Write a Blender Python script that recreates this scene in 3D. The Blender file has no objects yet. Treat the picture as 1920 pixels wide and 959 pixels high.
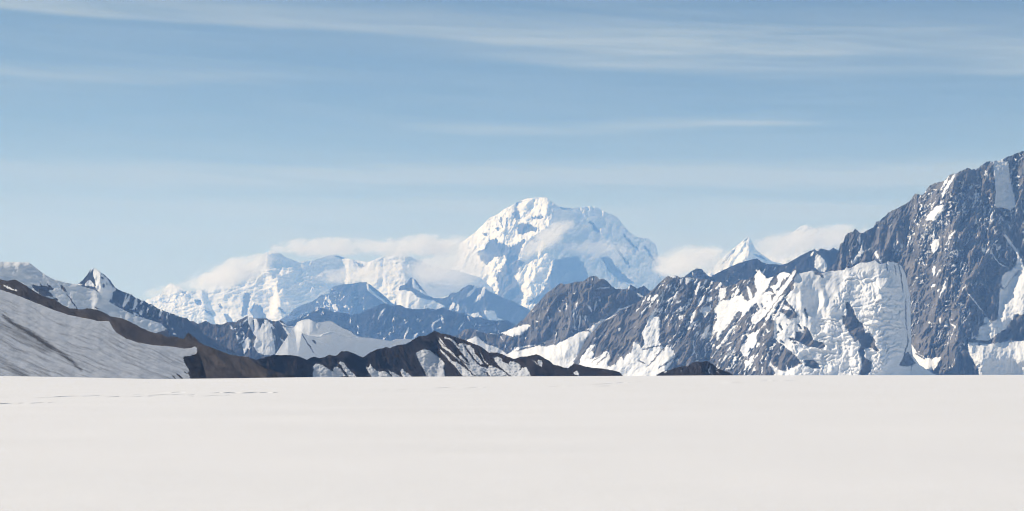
import bpy, math
import numpy as np

S = bpy.context.scene
rad = math.radians
# ------------------------------------------------------------------ camera
F = 3500.0                      # focal length in photograph pixels (1920 wide)
HOR = 700.0                     # row of the true horizon
PITCH = math.atan((HOR - 479.5) / F)
EYE = np.array([0.0, 0.0, 1.7])
cam_d = bpy.data.cameras.new("camera")
cam_d.sensor_width = 36.0
cam_d.lens = 36.0 * F / 1920.0
cam_d.clip_start = 0.5
cam_d.clip_end = 200000.0
cam = bpy.data.objects.new("camera", cam_d)
S.collection.objects.link(cam)
cam.location = EYE
cam.rotation_euler = (math.pi / 2 + PITCH, 0, 0)
S.camera = cam
# ------------------------------------------------------------------ light
SUN_EL, SUN_AZ = 40.0, 74.0     # azimuth measured from the view direction towards the left
SUN_E, SKY_E = 4.5, 0.061
EXPOSURE = 0.045
HAZE_D = 3.4e-5
HAZE_C = (0.22, 0.47, 1.0, 1.0)
sd = bpy.data.lights.new("sun", 'SUN')
sd.energy = SUN_E
sd.angle = rad(0.53)
sd.color = (1.0, 0.94, 0.88)
sun = bpy.data.objects.new("sun", sd)
S.collection.objects.link(sun)
sun.rotation_euler = (rad(90 - SUN_EL), 0, rad(180 + SUN_AZ))
sun.location = (-3000, 1500, 6000)

W = bpy.data.worlds.new("World")
S.world = W
W.use_nodes = True
wn, wl = W.node_tree.nodes, W.node_tree.links
wn.clear()


class G:
    """small helper to write node maths"""
    def __init__(s, tree):
        s.n, s.l = tree.nodes, tree.links

    def new(s, t, **kw):
        o = s.n.new(t)
        for k, v in kw.items():
            setattr(o, k, v)
        return o

    def put(s, sock, v):
        if isinstance(v, bpy.types.NodeSocket):
            s.l.new(v, sock)
        else:
            sock.default_value = v

    def m(s, op, a, b=0.0, c=0.0, clamp=False):
        o = s.n.new('ShaderNodeMath')
        o.operation = op
        o.use_clamp = clamp
        s.put(o.inputs[0], a)
        s.put(o.inputs[1], b)
        s.put(o.inputs[2], c)
        return o.outputs[0]

    def smooth(s, v, a, b, c=0.0, d=1.0):
        o = s.n.new('ShaderNodeMapRange')
        o.interpolation_type = 'SMOOTHSTEP'
        s.put(o.inputs[0], v)
        for i, q in enumerate((a, b, c, d)):
            s.put(o.inputs[i + 1], q)
        return o.outputs[0]

    def mix(s, f, a, b):
        o = s.n.new('ShaderNodeMix')
        o.data_type = 'RGBA'
        s.put(o.inputs[0], f)
        s.put(o.inputs[6], a)
        s.put(o.inputs[7], b)
        return o.outputs[2]

    def noise(s, vec, scale, detail=3.0, rough=0.55, dist=0.0):
        o = s.n.new('ShaderNodeTexNoise')
        s.put(o.inputs['Vector'], vec)
        o.inputs['Scale'].default_value = scale
        o.inputs['Detail'].default_value = detail
        o.inputs['Roughness'].default_value = rough
        o.inputs['Distortion'].default_value = dist
        return o.outputs['Fac']

    def mapping(s, vec, scale=(1, 1, 1), rot=(0, 0, 0), loc=(0, 0, 0)):
        o = s.n.new('ShaderNodeMapping')
        s.put(o.inputs['Vector'], vec)
        o.inputs['Scale'].default_value = scale
        o.inputs['Rotation'].default_value = rot
        o.inputs['Location'].default_value = loc
        return o.outputs['Vector']

    def comb(s, x, y, z):
        o = s.n.new('ShaderNodeCombineXYZ')
        s.put(o.inputs[0], x)
        s.put(o.inputs[1], y)
        s.put(o.inputs[2], z)
        return o.outputs[0]


g = G(W.node_tree)
sky = g.new('ShaderNodeTexSky')
sky.sky_type = 'NISHITA'
sky.sun_disc = False
sky.sun_elevation = rad(SUN_EL)
sky.sun_rotation = rad(-SUN_AZ)
sky.altitude = 2500
sky.air_density = 1.0
sky.dust_density = 1.0
sky.ozone_density = 0.7
tc = g.new('ShaderNodeTexCoord')
sep = g.new('ShaderNodeSeparateXYZ')
g.l.new(tc.outputs['Generated'], sep.inputs[0])
sx, sy, sz = sep.outputs
el = g.m('MULTIPLY', g.m('ARCSINE', sz), 57.2958)                     # degrees above the horizon
az = g.m('MULTIPLY', g.m('ARCTAN2', sx, sy), 57.2958)                 # degrees, right positive
# thin cirrus veils: long streaks, each with its own height and tilt
vec = g.comb(g.m('MULTIPLY', az, 0.055), g.m('ADD', el, g.m('MULTIPLY', az, 0.045)), 0.0)
warp = g.m('SUBTRACT', g.noise(g.comb(g.m('MULTIPLY', az, 0.09), g.m('MULTIPLY', el, 0.30), 3.0), 1.0, 3.0), 0.5)
fine = g.noise(g.comb(g.m('MULTIPLY', az, 0.12), g.m('ADD', g.m('MULTIPLY', el, 2.1), g.m('MULTIPLY', az, 0.10)), 0.0), 1.0, 6.0, 0.62, 0.35)
wide = g.noise(g.comb(g.m('MULTIPLY', az, 0.11), g.m('MULTIPLY', el, 0.35), 7.0), 1.0, 2.0)
tot = None
BANDS = [  # elevation at az 0, tilt, soft thickness below, above, strength, az from, az to, fade
    (10.15, -0.050, 0.22, 1.10, 0.62, -40, 40, 5),
    (9.75, -0.055, 0.30, 0.95, 0.50, -4, 40, 7),
    (10.8, -0.060, 0.50, 0.90, 0.35, 0, 40, 6),
    (8.80, -0.012, 0.30, 0.50, 0.50, -40, -5, 6),
    (8.15, -0.030, 0.30, 0.45, 0.24, -40, -9, 5),
    (7.55, 0.004, 0.35, 0.40, 0.42, -5, 11, 5),
    (7.68, -0.022, 0.12, 0.16, 0.28, 4, 10, 2),
    (6.00, 0.006, 0.60, 0.65, 0.66, -40, 40, 5),
    (6.20, -0.020, 0.35, 0.40, 0.28, 0, 40, 5),
    (5.00, 0.000, 0.70, 0.45, 0.42, -40, 40, 5),
    (4.10, -0.006, 0.60, 0.45, 0.36, -40, 40, 5),
    (9.25, -0.030, 0.25, 0.35, 0.30, 6, 40, 4),
]
for (e0, tilt, lo, hi, st, a0, a1, fd) in BANDS:
    d = g.m('SUBTRACT', el, g.m('ADD', g.m('MULTIPLY', az, tilt), e0))
    d = g.m('SUBTRACT', d, g.m('MULTIPLY', warp, 0.9))
    up = g.smooth(d, hi, 0.0)
    dn = g.smooth(d, -lo, 0.0)
    v = g.m('MULTIPLY', up, dn)
    v = g.m('MULTIPLY', v, g.smooth(az, a0, a0 + fd))
    v = g.m('MULTIPLY', v, g.smooth(az, a1, a1 - fd))
    v = g.m('MULTIPLY', v, st)
    tot = v if tot is None else g.m('ADD', tot, v)
tex = g.smooth(fine, 0.30, 0.72, 0.55, 1.2)
tot = g.m('MULTIPLY', g.m('MULTIPLY', tot, tex), g.smooth(wide, 0.25, 0.65, 0.65, 1.15))
veil = g.m('MULTIPLY', g.smooth(fine, 0.30, 0.75), 0.20)
low = g.smooth(el, 8.5, 2.8, 0.03, 0.80)
tot = g.m('ADD', g.m('ADD', tot, veil), low)
tot = g.m('MULTIPLY', tot, g.smooth(el, -1.0, 0.5), clamp=True)
CIR = 0.74
cir_col = g.mix(g.smooth(el, 3.0, 8.0), (7.6, 7.5, 7.4, 1), (7.2, 7.6, 8.0, 1))
skyc = g.mix(g.m('MULTIPLY', tot, CIR), sky.outputs[0], cir_col)
bg = g.new('ShaderNodeBackground')
tint = g.new('ShaderNodeVectorMath', operation='MULTIPLY')
g.put(tint.inputs[0], skyc)
tint.inputs[1].default_value = (0.955, 1.035, 1.0)
g.put(bg.inputs[0], tint.outputs[0])
bg.inputs[1].default_value = SKY_E
wo = g.new('ShaderNodeOutputWorld')
g.l.new(bg.outputs[0], wo.inputs[0])

S.view_settings.view_transform = 'Standard'
S.view_settings.look = 'None'
S.view_settings.exposure = EXPOSURE
S.view_settings.gamma = 1.0
S.view_settings.use_curve_mapping = False
S.render.engine = 'CYCLES'
S.cycles.use_denoising = True
S.cycles.denoising_input_passes = 'RGB'
S.cycles.filter_width = 1.1
S.cycles.max_bounces = 8
S.cycles.diffuse_bounces = 2
S.cycles.glossy_bounces = 1
S.cycles.transmission_bounces = 1
S.cycles.volume_bounces = 4
S.cycles.volume_max_steps = 128
S.cycles.volume_step_rate = 1.0
S.cycles.sample_clamp_indirect = 4.0

# ------------------------------------------------------------------ noise
rng0 = np.random.RandomState(7)
PERM = rng0.permutation(256).astype(np.int64)
GA = rng0.rand(256) * 2 * np.pi
GX, GY = np.cos(GA), np.sin(GA)


def pn(x, y, seed=0):
    xi = np.floor(x).astype(np.int64)
    yi = np.floor(y).astype(np.int64)
    xf, yf = x - xi, y - yi
    u = xf * xf * xf * (xf * (xf * 6 - 15) + 10)
    v = yf * yf * yf * (yf * (yf * 6 - 15) + 10)

    def gr(ix, iy, dx, dy):
        h = PERM[(PERM[(PERM[(ix + seed * 37) & 255] + iy) & 255] + seed) & 255]
        return GX[h] * dx + GY[h] * dy
    a = gr(xi, yi, xf, yf)
    b = gr(xi + 1, yi, xf - 1, yf)
    c = gr(xi, yi + 1, xf, yf - 1)
    d = gr(xi + 1, yi + 1, xf - 1, yf - 1)
    return 1.5 * ((a + (b - a) * u) + ((c + (d - c) * u) - (a + (b - a) * u)) * v)


def fbm(x, y, o=4, seed=0, gain=0.5):
    s, a = 0.0, 1.0
    for k in range(o):
        s = s + a * pn(x * 2.03 ** k, y * 2.03 ** k, seed + k)
        a *= gain
    return s


def ridged(x, y, o=4, seed=0, gain=0.5):
    s, a, w = 0.0, 1.0, 1.0
    for k in range(o):
        n = 1 - np.abs(pn(x * 2.07 ** k, y * 2.07 ** k, seed + k)) * 1.6
        s = s + a * n * w
        w = np.clip(n, 0, 1)
        a *= gain
    return s


def sstep(a, b, x):
    t = np.clip((x - a) / (b - a), 0, 1)
    return t * t * (3 - 2 * t)


# ------------------------------------------------------------------ traced outlines
CR = {  # origin and scale of the enlargements the outlines were read from
    'a': (0, 480, 6.85), 'b': (180, 500, 6.85), 'c': (0, 580, 6.85), 'd': (200, 590, 6.85),
    'e': (280, 590, 6.85), 'f': (440, 580, 6.85), 'g': (600, 580, 6.85), 'h': (780, 590, 6.85),
    'i': (880, 500, 6.85), 'j': (880, 590, 6.85), 'k': (1060, 500, 6.85), 'l': (1060, 590, 6.85),
    'm': (1220, 490, 6.85), 'n': (1220, 590, 6.85), 'o': (1380, 460, 6.85), 'p': (1380, 580, 6.85),
    'q': (1540, 400, 6.85), 'r': (1540, 510, 6.85), 's': (1600, 590, 6.85), 't': (1640, 280, 4.893),
    'u': (1700, 440, 6.227), 'v': (1720, 570, 6.85), 'w': (260, 450, 5.708), 'x': (440, 430, 5.708),
    'y': (600, 420, 5.708), 'z': (760, 460, 5.708), 'A': (540, 550, 5.708), 'B': (860, 360, 5.708),
    'C': (1040, 360, 5.708), 'D': (880, 460, 5.708), 'E': (1080, 440, 5.708), 'F': (1280, 410, 5.708),
    'G': (880, 500, 4.36), '0': (0, 0, 1.0),
}


def T(s):
    """'k x,y x,y ...' -> list of photograph points; a new letter changes the enlargement"""
    out, c = [], CR['0']
    for t in s.split():
        if ',' in t:
            x, y = t.split(',')
            out.append((c[0] + float(x) / c[2], c[1] + float(y) / c[2]))
        else:
            c = CR[t]
    return out


def poly_sdf(P, X, Y):
    P = np.array(P)
    Q = np.roll(P, -1, axis=0)
    d2 = np.full(X.shape, 1e18)
    ins = np.zeros(X.shape, bool)
    for (ax, ay), (bx, by) in zip(P, Q):
        ex, ey = bx - ax, by - ay
        t = np.clip(((X - ax) * ex + (Y - ay) * ey) / (ex * ex + ey * ey + 1e-9), 0, 1)
        dx, dy = X - ax - t * ex, Y - ay - t * ey
        d2 = np.minimum(d2, dx * dx + dy * dy)
        if abs(by - ay) > 1e-9:
            c = ((ay > Y) != (by > Y)) & (X < ex * (Y - ay) / (by - ay) + ax)
            ins ^= c
    d = np.sqrt(d2)
    return np.where(ins, d, -d)


def line_sdf(P, w, X, Y):
    d = np.full(X.shape, -1e9)
    n = len(P)
    if n == 1:
        P = [P[0], (P[0][0] + 0.1, P[0][1] + 0.6)]
        n = 2
    for k in range(n - 1):
        (ax, ay), (bx, by) = P[k], P[k + 1]
        ex, ey = bx - ax, by - ay
        t = np.clip(((X - ax) * ex + (Y - ay) * ey) / (ex * ex + ey * ey + 1e-9), 0, 1)
        r = (k + t) / (n - 1)
        ww = 0.5 * w * (0.35 + 0.65 * np.sin(np.pi * np.clip(0.12 + 0.8 * r, 0, 1)))
        d = np.maximum(d, ww - np.hypot(X - ax - t * ex, Y - ay - t * ey))
    return d


def shapes_sdf(items, X, Y, init=-30.0):
    """items: strings; 'w=3 k x,y ...' is a streak of that width, otherwise a closed outline"""
    out = np.full(X.shape, init)
    for s in items:
        w = None
        if s.startswith('w='):
            h, s = s.split(' ', 1)
            w = float(h[2:])
        P = T(s)
        xs, ys = [p[0] for p in P], [p[1] for p in P]
        pad = 8
        sel = (X > min(xs) - pad) & (X < max(xs) + pad) & (Y > min(ys) - pad) & (Y < max(ys) + pad)
        if not sel.any():
            continue
        v = poly_sdf(P, X[sel], Y[sel]) if w is None else line_sdf(P, w, X[sel], Y[sel])
        out[sel] = np.maximum(out[sel], v)
    return out


def streaks(n, box, lean, seed, ln=(6, 22), w=(0.9, 2.2), below=None):
    """thin snow-filled cracks running down the fall line inside a box of the face"""
    rs = np.random.RandomState(seed)
    out = []
    cl = [(rs.uniform(box[0], box[2]), rs.uniform(box[1], box[3])) for _ in range(max(3, n // 5))]
    for k in range(n):
        cx_, cy_ = cl[rs.randint(len(cl))]
        x, y = cx_ + rs.normal(0, 13), cy_ + rs.normal(0, 17)
        if below is not None and y < np.interp(x, below[0], below[1]) + 4:
            continue
        L = rs.uniform(*ln) * rs.uniform(0.5, 1.0)
        le = lean + rs.normal(0, 0.16)
        p = [(x, y)]
        for q_ in range(3):
            x += le * L / 3 + rs.normal(0, 0.9)
            y += L / 3
            p.append((x, y))
        out.append('w=%.2f 0 ' % rs.uniform(*w) + ' '.join('%.1f,%.1f' % t for t in p))
    return out


def blur_x(a, n):
    if n < 1:
        return a
    k = np.ones(2 * n + 1) / (2 * n + 1)
    p = np.pad(a, ((0, 0), (n, n)), mode='edge')
    c = np.cumsum(np.pad(p, ((0, 0), (1, 0))), axis=1)
    return (c[:, 2 * n + 1:] - c[:, :-2 * n - 1]) / (2 * n + 1)


def ray(px, py):
    """direction with unit forward (world Y) component"""
    u = (px - 960.0) / F
    v = (479.5 - py) / F
    y = math.cos(PITCH) - v * math.sin(PITCH)
    z = math.sin(PITCH) + v * math.cos(PITCH)
    return u / y, z / y


# ------------------------------------------------------------------ meshes
def grid_mesh(name, V, nr, nc, attrs=None, mat=None, smooth=True):
    me = bpy.data.meshes.new(name)
    me.vertices.add(nr * nc)
    me.vertices.foreach_set('co', V.astype(np.float32).ravel())
    i = np.arange(nr * nc).reshape(nr, nc)
    q = np.stack([i[:-1, :-1], i[1:, :-1], i[1:, 1:], i[:-1, 1:]], -1).reshape(-1, 4)
    me.loops.add(q.size)
    me.loops.foreach_set('vertex_index', q.astype(np.int32).ravel())
    me.polygons.add(len(q))
    me.polygons.foreach_set('loop_start', np.arange(0, q.size, 4, dtype=np.int32))
    try:
        me.polygons.foreach_set('loop_total', np.full(len(q), 4, dtype=np.int32))
    except Exception:
        pass
    me.polygons.foreach_set('use_smooth', np.full(len(q), smooth))
    me.update(calc_edges=True)
    for k, a in (attrs or {}).items():
        at = me.attributes.new(k, 'FLOAT', 'POINT')
        at.data.foreach_set('value', a.astype(np.float32).ravel())
    if mat:
        me.materials.append(mat)
    o = bpy.data.objects.new(name, me)
    S.collection.objects.link(o)
    return o


def tag(o, label, cat, kind='structure', group=None):
    o['label'] = label
    o['category'] = cat
    if kind:
        o['kind'] = kind
    if group:
        o['group'] = group
    return o


def bsdf_mat(name):
    m = bpy.data.materials.new(name)
    m.use_nodes = True
    t = m.node_tree
    t.nodes.clear()
    q = G(t)
    out = q.new('ShaderNodeOutputMaterial')
    b = q.new('ShaderNodeBsdfPrincipled')
    q.l.new(b.outputs[0], out.inputs[0])
    return m, q, b


def mountain_mat(name, mpp, rock_a, rock_b, snow=(0.84, 0.85, 0.87), dirt=(0.20, 0.185, 0.165),
                 lean=0.0, edge=0.05, bump=1.0, snow_bump=0.12, dmod=True):
    """rock in two tones with snow lying where the 'snow' attribute of the surface says"""
    m, q, b = bsdf_mat(name)
    geo = q.new('ShaderNodeNewGeometry')
    pos = geo.outputs['Position']
    s = 1.0 / mpp                     # one unit = one photograph pixel at that distance

    def attr(n):
        a = q.new('ShaderNodeAttribute', attribute_type='GEOMETRY')
        a.attribute_name = n
        return a.outputs['Fac']
    nz = q.noise(pos, s * 0.35, 4.0, 0.65)
    nst = q.noise(q.mapping(pos, (s * 0.30, s * 0.05, s * 0.10), (0, lean, 0)), 1.0, 4.0, 0.6)
    sn = q.m('ADD', attr('snow'), q.m('MULTIPLY', q.m('SUBTRACT', nz, 0.5), 0.55))
    f = q.smooth(sn, 0.5 - edge, 0.5 + edge)
    du = attr('dust')
    ndu = q.noise(q.mapping(pos, (s * 0.42, s * 0.42, s * 0.30), (0, lean, 0)), 1.0, 3.0, 0.6)
    th = q.m('SUBTRACT', 0.86, q.m('MULTIPLY', du, 0.30))
    fd = q.smooth(q.m('SUBTRACT', ndu, th), -0.015, 0.03)
    f = q.m('MAXIMUM', f, q.m('MULTIPLY', fd, 0.85))
    tone = q.m('ADD', attr('tone'), q.m('MULTIPLY', q.m('SUBTRACT', nst, 0.5), 0.9), clamp=True)
    rock = q.mix(tone, rock_a + (1,), rock_b + (1,))
    spk = q.smooth(q.noise(pos, s * 0.8, 3.0, 0.7), 0.33, 0.70, 0.70, 1.40)
    rm = q.new('ShaderNodeVectorMath', operation='SCALE')
    q.put(rm.inputs[0], rock)
    q.put(rm.inputs['Scale'], spk)
    dn = q.m('MULTIPLY', attr('dirt'), q.smooth(nst, 0.30, 0.62, 0.5, 1.2) if dmod else 1.0, clamp=True)
    snc = q.mix(dn, snow + (1,), dirt + (1,))
    q.put(b.inputs['Base Color'], q.mix(f, rm.outputs[0], snc))
    b.inputs['Roughness'].default_value = 0.85
    b.inputs['Specular IOR Level'].default_value = 0.12
    bp = q.new('ShaderNodeBump')
    bp.inputs['Strength'].default_value = 1.0
    bp.inputs['Distance'].default_value = mpp * 2.3 * bump
    n3 = q.noise(q.mapping(pos, (s * 0.32, s * 0.32, s * 0.16), (0, lean, 0)), 1.0, 4.0, 0.68)
    h = q.m('MULTIPLY', n3, q.smooth(f, 0.0, 1.0, 1.0, snow_bump))
    q.put(bp.inputs['Height'], h)
    q.l.new(bp.outputs[0], b.inputs['Normal'])
    return m


BASE_Z = -85.0


def mountain(name, label, D, crest, mat, cot=1.0, step=1.0, jag=0.8, ribs=(), fine=(2.0, 0.5), lean=0.0,
             snow=(), rock=(), icefall=(), gentle=(), steep=(), spurs=(), auto=None, tone0=0.5, dirt=None,
             seed=1, all_snow=False, ends=(0.9, 0.9), back=1.3, soften=0.85, serac=(13, 7, 5.0), hide=714.0,
             snowfine=(0.5, 10.0), wob=1.6, cat='mountain',
             ctn=0.40, leak=22.0, csm=28.0, dust=(), bench=()):
    C = np.array(T(crest))
    xl, yl = C[0]
    xr, yr = C[-1]
    e0 = (hide - yl) / ends[0] if ends[0] else 0
    e1 = (hide - yr) / ends[1] if ends[1] else 0
    C = np.vstack([[xl - e0 - 1, hide + 1], C, [xr + e1 + 1, hide + 1]])
    xs = np.arange(C[0, 0], C[-1, 0] + step, step)
    nc = len(xs)
    yc = np.interp(xs, C[:, 0], C[:, 1])
    j = jag * (fbm(xs / 9.0, xs * 0 + seed, 4, seed + 11, 0.6))
    yc = np.minimum(yc + j, hide + 3)
    hmax = hide - yc.min()
    nf = int(hmax / step) + 2
    t = np.linspace(0, 1, nf)[:, None]
    PY = yc[None] + (np.maximum(hide - yc, 1.0))[None] * t
    m = (D if np.isscalar(D) else 1.0) / F
    if not np.isscalar(D):
        Dp = np.array(D, float)
        Dx = np.interp(xs, Dp[:, 0], Dp[:, 1])
    else:
        Dx = np.full(nc, float(D))
    mx = Dx / F
    # below the visible foot the face runs on down to the valley floor
    pyb = HOR - (BASE_Z - 1.7) * F / Dx
    tb = np.linspace(0, 1, 6)[1:, None]
    PYb = PY[-1][None] + (np.maximum(pyb - PY[-1], 2.0))[None] * tb
    PY = np.vstack([PY, PYb])
    nf = PY.shape[0]
    PX = np.repeat(xs[None], nf, 0)
    # wobbled coordinates give natural, broken edges to the outlines
    WX = PX + wob * (fbm(PX / 7.0, PY / 7.0, 3, seed + 3, 0.6) + 0.55 * fbm((PX - lean * PY) / 2.6, PY / 4.5, 2, seed + 4))
    WY = PY + wob * (fbm(PX / 7.0 + 40, PY / 7.0, 3, seed + 5, 0.6) + 1.0 * fbm((PX - lean * PY) / 2.6 + 9, PY / 5.0, 2, seed + 6))
    sn = shapes_sdf(snow, WX, WY, 30.0 if all_snow else -30.0)
    ice = shapes_sdf(icefall, WX, WY)
    sn = np.maximum(sn, ice)
    UX = PX - lean * PY                     # coordinates along the fall line of the ribs
    UX = UX + 3.5 * fbm(PX / 26, PY / 34, 3, seed + 17, 0.5)
    rel = np.zeros_like(PX)
    rib = np.zeros_like(PX)
    grow = 0.55 + 0.45 * sstep(0, 40, PY - yc[None])
    for (lx, ly, amp, o) in ribs:
        wpx = 0.35 * lx * fbm(PX / (lx * 1.4), PY / (ly * 0.9), 2, seed + 21)
        r = ridged((UX + wpx) / lx, PY / ly, o, seed + int(lx), 0.5)
        rib += amp * (r - 1.0) * (grow if lx > 10 else 1.0)
    if auto is not None:                    # small drifts left in the hollows of the rock
        for (thr, gain, lx, ly, ytop, ybot, xa, xb) in auto:
            n = fbm((UX + 3 * pn(PX / 6, PY / 6, seed + 9)) / lx, PY / ly, 3, seed + 31, 0.6)
            th = thr - 0.22 * np.clip(-rib / 4.0 - 0.4, -1, 1.6)
            th = th + 0.25 * (1 - sstep(ytop - 12, ytop + 12, PY)) + 0.25 * sstep(ybot - 15, ybot + 15, PY)
            th = th + 0.3 * (1 - sstep(xa - 12, xa + 12, PX)) + 0.3 * sstep(xb - 12, xb + 12, PX)
            sn = np.maximum(sn, (n - th) * gain)
    if rock:
        sn = np.minimum(sn, -shapes_sdf(rock, WX, WY))
    smask = sstep(-1.5, 2.0, sn)
    imask = sstep(-2.0, 4.0, ice) * smask
    rel += rib * (1 - soften * smask)
    fl, fa = fine
    rel += 1.7 * fa * (ridged(UX / fl / 2.4, PY / fl / 6.5, 3, seed + 51, 0.6) - 0.9 + 0.35 * fbm(PX / fl / 1.6, PY / fl / 1.6, 2, seed + 52)) * (1 - 0.90 * smask)
    sa, sl = snowfine
    rel += sa * fbm(PX / sl, PY / (sl * 0.6), 4, seed + 57, 0.45) * smask * (1 - imask)
    rel += 0.5 * smask
    if icefall:
        bx, by, ba = serac
        wx = PX + 5 * fbm(PX / 20, PY / 20, 2, seed + 61)
        wy = PY + 4 * fbm(PX / 16 + 9, PY / 16, 2, seed + 62)
        blk = np.abs(pn(wx / bx, wy / by, seed + 63)) + 0.5 * np.abs(pn(wx / bx * 2.1, wy / by * 2.1, seed + 64)) \
            + 0.22 * np.abs(pn(wx / bx * 4.3, wy / by * 4.3, seed + 65))
        rel += -ba * (1 - np.clip(blk * 1.5, 0, 1)) * 0.6 * imask + ba * 0.5 * blk * imask
        rel += 6 * fbm(PX / 45, PY / 38, 2, seed + 66) * imask
    for (v, lx, ly, pts) in bench:          # seracs and ice terraces: step after step down the fall
        bx_ = PX + 9 * fbm(PX / 31, PY / 27, 3, seed + 85, 0.55)
        hh = (PY + 0.9 * ly * fbm(bx_ / lx, PY / (lx * 0.8), 3, seed + 86, 0.5) * 1.3 + 0.15 * PX) / ly
        st = pn(np.floor(hh) * 7.3, bx_ / (lx * 0.7), seed + 88)
        fq = hh - np.floor(hh)
        prof = sstep(0.0, 0.55, fq) - fq
        rel += v * ly * prof * (0.8 + 1.2 * st) * sstep(-4, 8, shapes_sdf([pts], PX, PY)) * smask
        cells = np.abs(pn(bx_ / (lx * 0.30), np.floor(hh) * 3.1, seed + 89))
        rel += 0.5 * v * ly * np.minimum(cells * 2.2, 0.6) * sstep(-4, 8, shapes_sdf([pts], PX, PY)) * smask
    for (amp, wl, wr, pts) in spurs:        # buttresses: nearer along a line, falling back on both sides
        P = np.array(T(pts))
        P = P[np.argsort(P[:, 1])]
        lx = np.interp(PY, P[:, 1], P[:, 0])
        d = PX - lx + 2.5 * fbm(PX / 16, PY / 16, 3, seed + 71)
        k = np.where(d < 0, 1 + d / wl, 1 - d / wr)
        k = np.clip(k, 0, 1)
        fade = sstep(P[0, 1] - 3, P[0, 1] + 14, PY) * (1 - sstep(P[-1, 1] - 10, P[-1, 1] + 14, PY))
        rel += amp * k * fade
    # slope of the face: laid out on a regular lattice, so that the run-out towards the viewer is
    # continuous from one fall line to the next; local benches and cliffs fade out further down
    y0, y1 = math.floor(yc.min()) - 2, math.ceil(PY.max()) + 2
    gy = np.arange(y0, min(y1, hide + 12))[:, None].astype(float)
    GXX, GYY = np.repeat(xs[None], len(gy), 0), np.repeat(gy, nc, 1)
    dv = ctn * fbm(GXX / 30, GYY / 20, 4, seed + 81, 0.55)
    for (v, pts) in gentle:
        dv += v * sstep(-4, 5, shapes_sdf([pts], GXX + 2.5 * fbm(GXX / 14, GYY / 14, 3, seed + 83), GYY + 2.5 * fbm(GXX / 14 + 50, GYY / 14, 3, seed + 84)))
    dv = np.maximum(dv, 0.08 - cot)
    dv = blur_x(dv, 1)
    E = np.zeros_like(dv)
    kk = math.exp(-1.0 / leak)
    for r_ in range(1, len(gy)):
        E[r_] = E[r_ - 1] * kk + dv[r_]
    fr = np.clip(PY - y0, 0, len(gy) - 1.001)
    i0 = fr.astype(int)
    cc = np.repeat(np.arange(nc)[None], nf, 0)
    Ev = E[i0, cc] * (1 - (fr - i0)) + E[i0 + 1, cc] * (fr - i0)
    ysm = blur_x(blur_x(yc[None], int(csm / step)), int(csm / step))[0]
    run = cot * (PY - ysm[None]) + Ev
    Y = Dx[None] - mx[None] * (run + rel)
    ux, uz = ray(PX, PY)
    X, Z = ux * Y, EYE[2] + uz * Y
    Vf = np.stack([X, Y, Z], -1)
    # far side
    nb = 26
    tb = (np.linspace(0, 1, nb + 1)[1:, None]) ** 1.4
    Zc, Xc, Yc = Z[0], X[0], Y[0]
    drop = np.maximum(Zc - BASE_Z, 1.0)
    Zb = Zc[None] - drop[None] * tb
    Yb = Yc[None] + back * drop[None] * tb
    nzb = fbm(Xc[None] / (30 * mx[None]) + tb * 0, Yb / (30 * mx[None]), 4, seed + 91) * 6 * mx[None] * np.sin(np.pi * tb)
    Zb = Zb + np.minimum(nzb, 0.0)
    Xb = np.repeat(Xc[None], nb, 0)
    Vb = np.stack([Xb, Yb, Zb], -1)[::-1]
    V = np.vstack([Vb, Vf])
    A = {}
    s_att = np.clip(0.5 + sn / 6.0, 0, 1)
    tn = np.clip(tone0 + 0.35 * fbm(UX / 22, PY / 30, 3, seed + 95) + 0.05 * rib, 0, 1)
    if dirt is not None:
        dd = dirt(PX, PY, WX, WY)
    else:
        dd = np.zeros_like(PX)
    du = np.zeros_like(PX)
    for (v, pts) in dust:
        du = np.maximum(du, v * sstep(-14, 14, shapes_sdf([pts], PX + 12 * fbm(PX / 30, PY / 30, 2, 7), PY)))
    du *= 1 - smask
    for k, a in (('snow', s_att), ('tone', tn), ('dirt', dd), ('dust', du)):
        A[k] = np.vstack([np.repeat(a[:1], nb, 0), a])
    o = grid_mesh(name, V, nf + nb, nc, A, mat)
    return tag(o, label, cat)

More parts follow.
